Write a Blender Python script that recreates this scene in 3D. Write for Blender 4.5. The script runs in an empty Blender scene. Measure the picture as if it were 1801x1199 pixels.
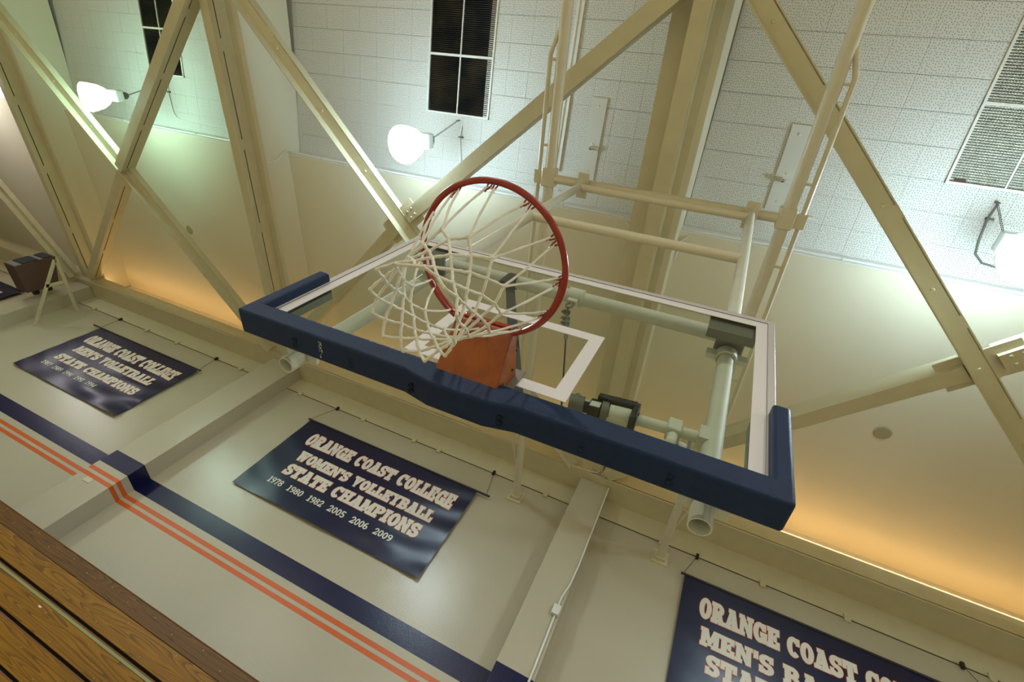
import bpy, bmesh, math, random
from mathutils import Vector, Matrix
random.seed(7)
S = bpy.context.scene
COL = S.collection
PI = math.pi

# ------------------------------------------------------------------ camera
cam_d = bpy.data.cameras.new('camera')
cam = bpy.data.objects.new('camera', cam_d)
COL.objects.link(cam)
R0 = (0.9026442, -0.0673672, 0.4252047)      # image right, in the world
R1 = (0.2749472, 0.8503380, -0.4492749)      # image down
R2 = (-0.3311156, 0.5224442, 0.7860751)      # view direction
cam.matrix_world = Matrix(((R0[0], -R1[0], -R2[0], 0.5994),
                           (R0[1], -R1[1], -R2[1], -0.9359),
                           (R0[2], -R1[2], -R2[2], 1.8309),
                           (0, 0, 0, 1)))
cam_d.sensor_width = 36
cam_d.lens = 843.917 / 1801 * 36
cam_d.clip_start = .02
cam_d.clip_end = 200
S.camera = cam

# ------------------------------------------------------------------ world, exposure
w = bpy.data.worlds.new('world')
S.world = w
w.use_nodes = True
w.node_tree.nodes['Background'].inputs[0].default_value = (.5, .5, .5, 1)
w.node_tree.nodes['Background'].inputs[1].default_value = .02
S.view_settings.view_transform = 'Standard'
S.view_settings.look = 'None'
S.view_settings.gamma = 1
S.view_settings.use_curve_mapping = False
S.view_settings.exposure = 0.0
S.cycles.use_denoising = True
S.cycles.max_bounces = 8
S.cycles.diffuse_bounces = 5
S.cycles.transparent_max_bounces = 16
S.cycles.sample_clamp_indirect = 4

LAMP_E = 60.0        # glow of the lamp reflectors
LAMP_W = 85.0       # each lamp in view, light leaving its mouth
HALL_W = 230.0       # each of the hall's other lamps
ROPE_E = 22.0


def area(name, loc, size, watt, col, rot=(0, 0, 0)):
    l = bpy.data.lights.new(name, 'AREA')
    l.shape = 'DISK'
    l.size = size
    l.energy = watt
    l.color = col
    o = bpy.data.objects.new(name, l)
    COL.objects.link(o)
    o.location = loc
    o.rotation_euler = rot
    return o


# the rows of high bay lamps over the rest of the hall
for hx in (-16.1, -9.7, -3.3, 3.05, 9.4):
    for hy in (-6.2, -12.4):
        area('hall_lamp', (hx, hy, 6.75), .5, HALL_W, (1, .985, .90))


for hx in (-16.1, 9.4):       # the next lamps of the near row, out of frame
    l = bpy.data.lights.new('hall_lamp', 'POINT')
    l.energy = 150
    l.shadow_soft_size = .2
    l.color = (.97, .94, 1.0) if hx < 0 else (.85, .96, 1.0)
    o = bpy.data.objects.new('hall_lamp', l)
    COL.objects.link(o)
    o.location = (hx, .25, 7.1)

# ------------------------------------------------------------------ materials
def lin(c):
    return tuple(((v / 255) / 12.92 if v / 255 <= .04045 else ((v / 255 + .055) / 1.055) ** 2.4) for v in c)


def mat(name, rgb, rough=.6, metal=0, bump=0, bscale=60, var=0, vscale=3, spec=.5, rgb2=None):
    m = bpy.data.materials.new(name)
    m.use_nodes = True
    nt = m.node_tree
    b = nt.nodes['Principled BSDF']
    c = (*lin(rgb), 1)
    b.inputs['Base Color'].default_value = c
    b.inputs['Roughness'].default_value = rough
    b.inputs['Metallic'].default_value = metal
    b.inputs['Specular IOR Level'].default_value = spec
    geo = nt.nodes.new('ShaderNodeNewGeometry')
    if var or rgb2:
        n = nt.nodes.new('ShaderNodeTexNoise')
        n.inputs['Scale'].default_value = vscale
        n.inputs['Detail'].default_value = 5
        nt.links.new(geo.outputs['Position'], n.inputs['Vector'])
        mx = nt.nodes.new('ShaderNodeMix')
        mx.data_type = 'RGBA'
        c2 = (*lin(rgb2), 1) if rgb2 else tuple(v * (1 - var) for v in c[:3]) + (1,)
        mx.inputs[6].default_value = c
        mx.inputs[7].default_value = c2
        rp = nt.nodes.new('ShaderNodeMapRange')
        rp.inputs[1].default_value = .4
        rp.inputs[2].default_value = .7
        nt.links.new(n.outputs['Fac'], rp.inputs[0])
        nt.links.new(rp.outputs[0], mx.inputs[0])
        nt.links.new(mx.outputs[2], b.inputs['Base Color'])
    if bump:
        n2 = nt.nodes.new('ShaderNodeTexNoise')
        n2.inputs['Scale'].default_value = bscale
        n2.inputs['Detail'].default_value = 3
        nt.links.new(geo.outputs['Position'], n2.inputs['Vector'])
        bp = nt.nodes.new('ShaderNodeBump')
        bp.inputs['Strength'].default_value = bump
        bp.inputs['Distance'].default_value = .01
        nt.links.new(n2.outputs['Fac'], bp.inputs['Height'])
        nt.links.new(bp.outputs['Normal'], b.inputs['Normal'])
    return m


def emit(name, rgb, strength):
    m = bpy.data.materials.new(name)
    m.use_nodes = True
    b = m.node_tree.nodes['Principled BSDF']
    b.inputs['Base Color'].default_value = (*rgb, 1)
    b.inputs['Emission Color'].default_value = (*rgb, 1)
    b.inputs['Emission Strength'].default_value = strength
    return m


def wall_material():
    # cream enamel with the painted navy band and the two orange lines
    m = mat('painted_wall', (188, 180, 158), .25, spec=.42, bump=.12, bscale=90, var=.05, vscale=1.2)
    nt = m.node_tree
    b = nt.nodes['Principled BSDF']
    src = b.inputs['Base Color'].links[0].from_socket
    geo = [n for n in nt.nodes if n.type == 'NEW_GEOMETRY'][0]
    sp = nt.nodes.new('ShaderNodeSeparateXYZ')
    nt.links.new(geo.outputs['Position'], sp.inputs[0])
    for z0, z1, col in ((4.03, 4.273, (16, 18, 62)), (3.878, 3.936, (206, 98, 44)), (3.778, 3.836, (206, 98, 44))):
        a = nt.nodes.new('ShaderNodeMath'); a.operation = 'GREATER_THAN'; a.inputs[1].default_value = z0
        c = nt.nodes.new('ShaderNodeMath'); c.operation = 'LESS_THAN'; c.inputs[1].default_value = z1
        nt.links.new(sp.outputs['Z'], a.inputs[0]); nt.links.new(sp.outputs['Z'], c.inputs[0])
        p = nt.nodes.new('ShaderNodeMath'); p.operation = 'MULTIPLY'
        nt.links.new(a.outputs[0], p.inputs[0]); nt.links.new(c.outputs[0], p.inputs[1])
        mx = nt.nodes.new('ShaderNodeMix'); mx.data_type = 'RGBA'
        nt.links.new(p.outputs[0], mx.inputs[0]); nt.links.new(src, mx.inputs[6])
        mx.inputs[7].default_value = (*lin(col), 1)
        src = mx.outputs[2]
    nt.links.new(src, b.inputs['Base Color'])
    return m


def tile_material():
    # white acoustic tile drilled with scattered small holes
    m = mat('acoustic_tile', (208, 208, 202), .85)
    nt = m.node_tree
    b = nt.nodes['Principled BSDF']
    geo = [n for n in nt.nodes if n.type == 'NEW_GEOMETRY'][0]
    v = nt.nodes.new('ShaderNodeTexVoronoi')
    v.inputs['Scale'].default_value = 40
    v.inputs['Randomness'].default_value = .55
    v.voronoi_dimensions = '2D'
    nt.links.new(geo.outputs['Position'], v.inputs['Vector'])
    rp = nt.nodes.new('ShaderNodeMapRange')
    rp.inputs[1].default_value = .11
    rp.inputs[2].default_value = .20
    nt.links.new(v.outputs['Distance'], rp.inputs[0])
    mx = nt.nodes.new('ShaderNodeMix'); mx.data_type = 'RGBA'
    mx.inputs[6].default_value = (*lin((98, 96, 86)), 1)
    mx.inputs[7].default_value = (*lin((208, 208, 202)), 1)
    nt.links.new(rp.outputs[0], mx.inputs[0])
    nt.links.new(mx.outputs[2], b.inputs['Base Color'])
    return m


def wood_material(name, c1, c2, rough=.35):
    m = bpy.data.materials.new(name)
    m.use_nodes = True
    nt = m.node_tree
    b = nt.nodes['Principled BSDF']
    b.inputs['Roughness'].default_value = rough
    geo = nt.nodes.new('ShaderNodeNewGeometry')
    mp = nt.nodes.new('ShaderNodeMapping')
    mp.inputs['Scale'].default_value = (.20, 3.4, 3.6)
    nt.links.new(geo.outputs['Position'], mp.inputs[0])
    n = nt.nodes.new('ShaderNodeTexNoise')
    n.inputs['Scale'].default_value = 2.2
    n.inputs['Detail'].default_value = 2
    n.inputs['Distortion'].default_value = .6
    nt.links.new(mp.outputs[0], n.inputs['Vector'])
    mu = nt.nodes.new('ShaderNodeMath'); mu.operation = 'MULTIPLY'; mu.inputs[1].default_value = 17
    nt.links.new(n.outputs['Fac'], mu.inputs[0])
    fr = nt.nodes.new('ShaderNodeMath'); fr.operation = 'FRACT'
    nt.links.new(mu.outputs[0], fr.inputs[0])
    pw = nt.nodes.new('ShaderNodeMath'); pw.operation = 'POWER'; pw.inputs[1].default_value = 2.2
    nt.links.new(fr.outputs[0], pw.inputs[0])
    mx = nt.nodes.new('ShaderNodeMix'); mx.data_type = 'RGBA'
    mx.inputs[6].default_value = (*lin(c1), 1)
    mx.inputs[7].default_value = (*lin(c2), 1)
    nt.links.new(pw.outputs[0], mx.inputs[0])
    mp2 = nt.nodes.new('ShaderNodeMapping'); mp2.inputs['Scale'].default_value = (3, 60, 60)
    nt.links.new(geo.outputs['Position'], mp2.inputs[0])
    n2 = nt.nodes.new('ShaderNodeTexNoise'); n2.inputs['Scale'].default_value = 2
    nt.links.new(mp2.outputs[0], n2.inputs['Vector'])
    mx2 = nt.nodes.new('ShaderNodeMix'); mx2.data_type = 'RGBA'; mx2.blend_type = 'MULTIPLY'
    mx2.inputs[0].default_value = .35
    nt.links.new(mx.outputs[2], mx2.inputs[6])
    nt.links.new(n2.outputs['Color'], mx2.inputs[7])
    nt.links.new(mx2.outputs[2], b.inputs['Base Color'])
    return m


def glass_material():
    m = bpy.data.materials.new('clear_glass')
    m.use_nodes = True
    nt = m.node_tree
    nt.nodes.remove(nt.nodes['Principled BSDF'])
    out = nt.nodes['Material Output']
    tr = nt.nodes.new('ShaderNodeBsdfTransparent'); tr.inputs[0].default_value = (.93, .955, .93, 1)
    gl = nt.nodes.new('ShaderNodeBsdfGlossy'); gl.inputs['Roughness'].default_value = .03
    lw = nt.nodes.new('ShaderNodeLayerWeight'); lw.inputs[0].default_value = .5
    pw = nt.nodes.new('ShaderNodeMath'); pw.operation = 'POWER'; pw.inputs[1].default_value = 5
    nt.links.new(lw.outputs['Facing'], pw.inputs[0])
    fr = nt.nodes.new('ShaderNodeMath'); fr.operation = 'MULTIPLY_ADD'; fr.inputs[1].default_value = .5; fr.inputs[2].default_value = .02
    nt.links.new(pw.outputs[0], fr.inputs[0])
    mx = nt.nodes.new('ShaderNodeMixShader')
    nt.links.new(fr.outputs[0], mx.inputs[0]); nt.links.new(tr.outputs[0], mx.inputs[1]); nt.links.new(gl.outputs[0], mx.inputs[2])
    nt.links.new(mx.outputs[0], out.inputs[0])
    return m


M = dict(
    wall=wall_material(),
    plain=mat('cream_wall_paint', (206, 198, 172), .6, bump=.08, bscale=70),
    soffit=mat('soffit_paint', (216, 210, 186), .6, bump=.05, bscale=60),
    steel=mat('cream_steel_paint', (206, 198, 166), .42, var=.06, vscale=5),
    pipe=mat('cream_pipe_enamel', (212, 206, 184), .35, var=.04, vscale=8),
    whitepipe=mat('white_pipe_enamel', (200, 202, 188), .6, var=.06, vscale=14),
    tile=tile_material(),
    tileback=mat('tile_joint', (190, 188, 180), .9),
    white=mat('white_enamel', (222, 222, 216), .4),
    plate_white=mat('plate_white_paint', (206, 206, 198), .6),
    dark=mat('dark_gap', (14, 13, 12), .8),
    louver=mat('black_louver', (18, 18, 20), .35, rgb2=(58, 48, 32), vscale=3.4),
    louverback=mat('vent_duct_black', (8, 8, 9), .9),
    mesh=mat('grey_louver', (196, 196, 182), .6, var=.25, vscale=14),
    meshback=mat('grey_filter', (130, 128, 114), .9),
    glass=glass_material(),
    alu=mat('brushed_aluminium', (204, 202, 206), .4, .4),
    boardwhite=mat('board_white_paint', (216, 214, 218), .5),
    pad=mat('blue_vinyl_padding', (2, 35, 74), .5, spec=.35, bump=.25, bscale=260, var=.12, vscale=9),
    rim=mat('rim_orange_red', (150, 44, 30), .28, var=.25, vscale=18),
    bracket=mat('orange_bracket_enamel', (148, 74, 8), .45, rgb2=(120, 54, 6), vscale=9),
    plate=mat('grey_steel_plate', (128, 124, 122), .45, .5),
    galv=mat('galvanised_steel', (112, 114, 104), .5, .4),
    net=mat('white_net_cord', (214, 210, 196), .85, var=.12, vscale=40),
    tie=mat('rim_hook_wire', (134, 40, 22), .4),
    blackplastic=mat('black_plastic', (34, 34, 34), .45),
    strap=mat('grey_webbing', (66, 66, 68), .8),
    banner=mat('navy_banner_vinyl', (13, 15, 56), .3, bump=.05, bscale=120),
    letterw=mat('white_lettering', (226, 222, 212), .5),
    lettero=mat('orange_lettering_edge', (206, 106, 58), .5),
    jointline=mat('dark_joint_line', (78, 70, 48), .8),
    cord=mat('dark_cord', (40, 38, 34), .8),
    wood=wood_material('bleacher_board', (150, 104, 8), (100, 62, 6)),
    wood2=wood_material('bleacher_top_board', (112, 74, 12), (66, 40, 8)),
    woodedge=mat('board_edge', (116, 72, 26), .6),
    green=mat('green_strip', (134, 138, 92), .6),
    floor=wood_material('maple_floor', (202, 190, 156), (190, 176, 140), .3),
    screw=mat('screw_head', (190, 180, 150), .3, .8),
    speaker=mat('brown_speaker_case', (88, 66, 58), .6, var=.1, vscale=8),
    speakerface=mat('speaker_grille', (16, 15, 16), .7),
    speakertrim=mat('speaker_trim', (120, 112, 106), .6),
    lamp=emit('glowing_reflector', (.56, 1.0, .82), LAMP_E),
    lampcool=emit('glowing_reflector_cool', (.66, .89, 1.0), LAMP_E * 1.15),
    lampbox=mat('lamp_ballast_box', (214, 222, 218), .4),
    lampgrey=mat('lamp_cap_grey', (96, 96, 90), .5, .3),
    rope=emit('rope_light_glow', (1.0, .62, .27), ROPE_E),
    ropefront=emit('rope_light_front_glow', (1.0, .70, .40), 1.25),
    disc=mat('beige_cover_disc', (164, 156, 126), .7),
    label=mat('label_white', (222, 222, 218), .5),
)


# ------------------------------------------------------------------ mesh helpers
class MB:
    def __init__(self):
        self.v = []
        self.f = []

    def add(self, vs, fs):
        n = len(self.v)
        self.v += [tuple(p) for p in vs]
        self.f += [tuple(i + n for i in f) for f in fs]
        return self

    def box(self, x0, x1, y0, y1, z0, z1):
        return self.hexa([(x0, y0, z0), (x1, y0, z0), (x1, y1, z0), (x0, y1, z0),
                          (x0, y0, z1), (x1, y0, z1), (x1, y1, z1), (x0, y1, z1)])

    def hexa(self, p):
        return self.add(p, [(3, 2, 1, 0), (4, 5, 6, 7), (0, 1, 5, 4), (1, 2, 6, 5), (2, 3, 7, 6), (3, 0, 4, 7)])

    def obox(self, c, ax, ay, az):
        c, ax, ay, az = map(Vector, (c, ax, ay, az))
        return self.hexa([c - ax - ay - az, c + ax - ay - az, c + ax + ay - az, c - ax + ay - az,
                          c - ax - ay + az, c + ax - ay + az, c + ax + ay + az, c - ax + ay + az])

    def tube(self, pts, r, n=12, cap=True, closed=False):
        pts = [Vector(p) for p in pts]
        N = len(pts)
        rs = r if isinstance(r, (list, tuple)) else [r] * N
        vs = []
        up = None
        for i, p in enumerate(pts):
            a = pts[(i - 1) % N] if (closed or i > 0) else p
            b = pts[(i + 1) % N] if (closed or i < N - 1) else p
            t = (b - a).normalized()
            if up is None:
                up = Vector((0, 0, 1)) if abs(t.z) < .9 else Vector((1, 0, 0))
            s = t.cross(up)
            if s.length < 1e-6:
                s = t.orthogonal()
            s.normalize()
            up = s.cross(t).normalized()
            for k in range(n):
                an = 2 * PI * k / n
                vs.append(p + (s * math.cos(an) + up * math.sin(an)) * rs[i])
        fs = []
        for i in range(N if closed else N - 1):
            j = (i + 1) % N
            for k in range(n):
                l = (k + 1) % n
                fs.append((i * n + k, i * n + l, j * n + l, j * n + k))
        if cap and not closed:
            fs.append(tuple(range(n - 1, -1, -1)))
            fs.append(tuple((N - 1) * n + k for k in range(n)))
        return self.add(vs, fs)

    def pipe_open(self, p0, p1, r, t, n=24):
        # a hollow pipe with visible bore
        p0, p1 = Vector(p0), Vector(p1)
        d = (p1 - p0).normalized()
        s = d.orthogonal().normalized(); u = d.cross(s)
        vs = []
        for p, rr in ((p0, r), (p1, r), (p1, r - t), (p0, r - t)):
            for k in range(n):
                a = 2 * PI * k / n
                vs.append(p + (s * math.cos(a) + u * math.sin(a)) * rr)
        fs = []
        for i in range(4):
            j = (i + 1) % 4
            for k in range(n):
                l = (k + 1) % n
                fs.append((i * n + k, i * n + l, j * n + l, j * n + k))
        return self.add(vs, fs)

    def lathe(self, prof, c=(0, 0, 0), n=28, axis='z'):
        vs = []
        for r, z in prof:
            for k in range(n):
                a = 2 * PI * k / n
                q = (r * math.cos(a), r * math.sin(a), z)
                if axis == 'y':
                    q = (q[0], q[2], q[1])
                if axis == 'x':
                    q = (q[2], q[0], q[1])
                vs.append((c[0] + q[0], c[1] + q[1], c[2] + q[2]))
        fs = []
        for i in range(len(prof) - 1):
            for k in range(n):
                l = (k + 1) % n
                fs.append((i * n + k, i * n + l, (i + 1) * n + l, (i + 1) * n + k))
        return self.add(vs, fs)

    def prism(self, poly, f0, f1):
        # poly: list of 2-tuples; f0/f1 map a 2-tuple to 3D
        n = len(poly)
        vs = [f0(*p) for p in poly] + [f1(*p) for p in poly]
        fs = [tuple(range(n - 1, -1, -1)), tuple(range(n, 2 * n))]
        for i in range(n):
            j = (i + 1) % n
            fs.append((i, j, n + j, n + i))
        return self.add(vs, fs)

    def mesh(self, name, m, smooth=False):
        me = bpy.data.meshes.new(name)
        me.from_pydata(self.v, [], self.f)
        bm = bmesh.new()
        bm.from_mesh(me)
        bmesh.ops.recalc_face_normals(bm, faces=bm.faces)
        bm.to_mesh(me)
        bm.free()
        if m:
            me.materials.append(m)
        if smooth:
            me.polygons.foreach_set('use_smooth', [True] * len(me.polygons))
            try:
                me.set_sharp_from_angle(angle=math.radians(38))
            except Exception:
                pass
        return me

    def build(self, name, m, parent=None, smooth=False, bevel=0, seg=2):
        o = bpy.data.objects.new(name, self.mesh(name, m, smooth or bevel > 0))
        COL.objects.link(o)
        if parent:
            o.parent = parent
            if parent.get('_loc'):
                pass
        if bevel:
            md = o.modifiers.new('bevel', 'BEVEL')
            md.width = bevel
            md.segments = seg
            md.limit_method = 'ANGLE'
            md.angle_limit = math.radians(40)
        return o


def tag(o, label=None, cat=None, group=None, kind=None):
    if label: o['label'] = label
    if cat: o['category'] = cat
    if group: o['group'] = group
    if kind: o['kind'] = kind
    return o


def thing(name, label, cat, loc=(0, 0, 0), group=None):
    o = bpy.data.objects.new(name, None)
    COL.objects.link(o)
    o.empty_display_size = .1
    o.location = loc
    return tag(o, label, cat, group)


def part(mb, name, m, root, smooth=False, bevel=0, seg=2, label=None):
    """mesh given in world coordinates, parented to a root that only has a location"""
    base = root
    while base.parent:
        base = base.parent
    base = base.location
    mb.v = [(p[0] - base[0], p[1] - base[1], p[2] - base[2]) for p in mb.v]
    o = mb.build(name, m, root, smooth, bevel, seg)
    if label: o['label'] = label
    return o


def pieces(mbs, name, m, root, smooth=False, bevel=0, label=None):
    for mb in mbs:
        part(mb, name, m, root, smooth, bevel, label=label)


def ring_xz(mb, xo, zo0, zo1, xi, zi0, zi1, y0, y1):
    """one connected rectangular ring in the board's plane"""
    o_ = [(-xo, zo0), (xo, zo0), (xo, zo1), (-xo, zo1)]
    i_ = [(-xi, zi0), (xi, zi0), (xi, zi1), (-xi, zi1)]
    vs = [(x, y0, z) for x, z in o_ + i_] + [(x, y1, z) for x, z in o_ + i_]
    fs = []
    for k in range(4):
        l = (k + 1) % 4
        fs += [(k, l, 4 + l, 4 + k), (8 + l, 8 + k, 12 + k, 12 + l), (k, 8 + k, 8 + l, l), (4 + l, 12 + l, 12 + k, 4 + k)]
    return mb.add(vs, fs)


def copy_tree(o, parent=None):
    c = o.copy()
    COL.objects.link(c)
    c.parent = parent
    for ch in list(o.children):
        copy_tree(ch, c)
    return c


# ================================================================== THE SETTING
D = 4.985            # inner face of the back wall
ZJ = 6.86            # where the wall ends under the ledge
BEAMX = (-13.12, -6.70, -.115, 6.30, 12.6)


def zt(y):           # underside of the tiled ceiling
    return 8.30 - .13 * (y - .87)


wall = MB().box(-26, 16, D, D + .3, 0, ZJ).build('wall_back', M['wall'])
wall['kind'] = 'structure'
MB().box(-26, 16, D + .02, D + .3, ZJ, 8.3).build('upper_wall', M['plain'], wall)
for x0, x1 in ((-13.42, -12.82), (-6.79, -6.15), (-.318, .125), (6.0, 6.5)):
    MB().box(x0, x1, 4.69, D + .01, 0, 7.215).build('pilaster', M['wall'], wall, bevel=.006)
o = MB().box(-26, 16, -24, D, -.2, 0).build('floor', M['floor']); o['kind'] = 'structure'
o = MB().box(-26.3, -26, -24, D, 0, 10).build('wall_left', M['plain']); o['kind'] = 'structure'
o = MB().box(16, 16.3, -24, D, 0, 10).build('wall_right', M['plain']); o['kind'] = 'structure'
o = MB().box(-26.3, 16.3, -24.3, -24, 0, 10).build('wall_front', M['plain']); o['kind'] = 'structure'

# ceiling: backing plane, tiles, soffit boxes
cb = MB()
YR = -10.0
for (ya, yb, fa, fb) in ((.90, YR, zt(.9), zt(YR)), (YR, -24.2, zt(YR), 8.6)):
    cb.hexa([(-26.2, yb, fb + .014), (16.2, yb, fb + .014), (16.2, ya, fa + .014), (-26.2, ya, fa + .014),
             (-26.2, yb, fb + .2), (16.2, yb, fb + .2), (16.2, ya, fa + .2), (-26.2, ya, fa + .2)])
ceil = cb.build('ceiling', M['tileback'])
ceil['kind'] = 'structure'
ZS = 8.05
TRIM_Y = .885
MB().box(-26, 16, TRIM_Y, D + .1, ZS, ZS + .08).build('soffit', M['soffit'], ceil)
MB().box(-26, 16, TRIM_Y - .012, TRIM_Y, ZS - .004, 8.33).build('soffit_edge', M['white'], ceil)
for bx in BEAMX:
    for s in (-1, 1):
        xa, xb = sorted((bx + s * .205, bx + s * .30))
        if s > 0 and bx == -.115:
            xa, xb = bx + .17, bx + .245
        zc = 7.58 if s > 0 else 7.605
        m_ = MB()
        m_.hexa([(xa, -24, zc), (xb, -24, zc), (xb, D, zc), (xa, D, zc),
                 (xa, -24, 9.9), (xb, -24, 9.9), (xb, D, 8.1), (xa, D, 8.1)])
        m_.build('beam_casing', M['soffit'], ceil)

# acoustic tiles, one by one where the photo shows them largest
P = .31
tile_me = MB()
h_ = P / 2 - .0009
tile_me.box(-h_, h_, -h_, h_, 0, .0135)
tile_mesh = tile_me.mesh('ceiling_tile', M['tile'])
stuff = MB()
slope = math.atan(-.13)
CV = Vector((0.5994, -0.9359, 1.8309))


def project(p):
    q = Vector(p) - CV
    d = q.dot(Vector(R2))
    if d < .1:
        return None
    return (900.5 + 843.9 * q.dot(Vector(R0)) / d, 599.5 + 843.9 * q.dot(Vector(R1)) / d, d)


VENTS = ((-3.83, -2.80), (-10.12, -9.14), (2.555, 3.55))
cands = []
for anchor, xlo, xhi in ((-10.12, -12.81, -7.02), (-3.83, -6.39, -.42), (2.555, .14, 6.0), (9.0, 6.6, 12.3), (-16.4, -19.2, -13.42)):
    k0 = math.floor((xlo - anchor) / P) - 1
    for k in range(k0, k0 + 30):
        xa, xb = anchor + k * P, anchor + (k + 1) * P
        cxa, cxb = max(xa, xlo), min(xb, xhi)
        if cxb - cxa < .04:
            continue
        for j in range(-9, 4):
            ya, yb = -.04 + (j - 1) * P, -.04 + j * P
            yb_ = min(yb, TRIM_Y - .012)
            if yb_ - ya < .04:
                continue
            mx_, my_ = (cxa + cxb) / 2, (ya + yb_) / 2
            if any(v0 - .02 < mx_ < v1 + .02 and -1.62 < my_ < -.04 for v0, v1 in VENTS):
                continue
            q = project((mx_, my_, zt(my_)))
            seen = q and -40 < q[0] < 1841 and -40 < q[1] < 1240
            cands.append((0 if seen else 1, q[2] if q else 99, cxa, cxb, ya, yb_))
cands.sort()
for i, (ns, d, xa, xb, ya, yb) in enumerate(cands):
    cx, cy = (xa + xb) / 2, (ya + yb) / 2
    if i < 300 and not ns:
        o = bpy.data.objects.new('ceiling_tile', tile_mesh)
        COL.objects.link(o)
        o.parent = ceil
        o.location = (cx, cy, zt(cy) + random.uniform(-.0012, .0012))
        o.rotation_euler = (slope, 0, 0)
        o.scale = ((xb - xa) / P, (yb - ya) / P, 1)
    else:
        e = .0012
        stuff.hexa([(xa + e, ya + e, zt(ya)), (xb - e, ya + e, zt(ya)), (xb - e, yb - e, zt(yb)), (xa + e, yb - e, zt(yb)),
                    (xa + e, ya + e, zt(ya) + .0135), (xb - e, ya + e, zt(ya) + .0135), (xb - e, yb - e, zt(yb) + .0135), (xa + e, yb - e, zt(yb) + .0135)])
o = stuff.build('far_tiles', M['tile'], ceil)
o['kind'] = 'stuff'

# the ledge over the wall: web, underside plate, front fascia
led = MB().box(-26, 16, D - .005, D + .05, ZJ + .012, 7.22).build('trim_1', M['steel'])
led['kind'] = 'structure'
MB().box(-26, 16, 4.56, D + .05, 7.215, 7.25).build('underside_plate', M['steel'], led)
MB().box(-26, 16, 4.56, 4.60, 7.205, 7.49).build('fascia', M['steel'], led)
MB().box(-26, 16, 4.545, 4.56, 7.20, 7.225).build('fascia_lip', M['steel'], led)
MB().box(-26, 16, D - .006, D, ZJ - .003, ZJ + .007).build('joint_gap_strip', M['jointline'], led)  # dark strip whose colour stands in for the shaded gap at the wall top
for cx in (-12.2, -10.3, -9.3, -7.4, -5.8, -4.3, -3.2, -2.7, -.75, 1.05, 2.4, 3.4, 4.9):
    MB().box(cx - .035, cx + .035, D - .03, D, ZJ - .05, ZJ + .05).build('clip', M['steel'], led)

# ================================================================== LEDGE LIGHTING
segs = ((-12.80, -7.0), (-6.36, -.40), (.16, 6.1))
names = ('left of the frame, beside the speaker', 'in the middle, hidden mostly behind the backboard', 'at the right, below the disc')
for (xa, xb), nm in zip(segs, names):
    mb = MB()
    n = int((xb - xa) / .06)
    ry, rz = (4.566, 7.503) if xa > 0 else (4.70, 7.53)
    pts = [(xa + (xb - xa) * i / n, ry, rz) for i in range(n + 1)]
    mb.tube(pts, [.013 if i % 2 else .0095 for i in range(n + 1)], 6)
    r = thing('rope_light', 'glowing orange rope light lying along the ledge ' + nm, 'rope light', (xa, 4.565, 7.49), 'rope lights on the ledge')
    part(mb, 'light_tube', M['rope'] if xa < 0 else M['ropefront'], r)
    if xa > 0:
        part(MB().tube([(xa, 4.70, 7.53), (xb, 4.70, 7.53)], .012, 6), 'added_glow_tube', M['rope'], r)  # unseen second tube, added to keep the soffit glowing behind the dim front one
    part(MB().box(xa, xb, ry + .016, ry + .03, rz - .04, rz + .012), 'mounting_strip', M['steel'], r)

# ================================================================== ROOF BEAMS
blab = ('leftmost cream slotted roof beam, above the brown speaker', 'cream slotted roof beam running down to the pilaster left of the backboard',
        'cream roof beam seen from below, running behind the backboard')
for bx, lb in zip(BEAMX[:3], blab):
    r = thing('roof_beam', lb, 'beam', (bx, -9, 7.3), 'roof beams')
    Y0, Y1 = -24, 4.56
    part(MB().box(bx - .083, bx + .083, Y0, Y1, 7.30, 7.315), 'bottom_plate', M['steel'], r)
    for s in (-1, 1):
        xa, xb = sorted((bx + s * .083, bx + s * .070))
        part(MB().box(xa, xb, Y0, Y1, 7.315, 7.385), 'lower_leg', M['steel'], r)
        part(MB().box(xa, xb, Y0, Y1, 7.402, 7.57), 'side_plate', M['steel'], r)
        y = Y0 + .3
        mb = MB()
        while y < Y1:
            mb.box(xa, xb, y, y + .16, 7.385, 7.402)
            y += 1.35
        part(mb, 'spacer', M['steel'], r)
    part(MB().box(bx - .06, bx + .06, Y0, Y1, 7.33, 7.56), 'slot_shade_fill', M['dark'], r)  # near-black filler in the hollow beam, painting the shade inside its slots
    part(MB().box(bx - (.30 if bx > -1 else .24), bx + (.172 if bx > -1 else .205), Y0, Y1, 7.57, 7.60), 'top_flange', M['steel'], r)
    for y in (-.2, 2.1):
        part(MB().lathe([(.001, 7.292), (.016, 7.293), (.02, 7.30)], (bx, y, 0), 10), 'bolt', M['steel'], r, smooth=True)


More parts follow.
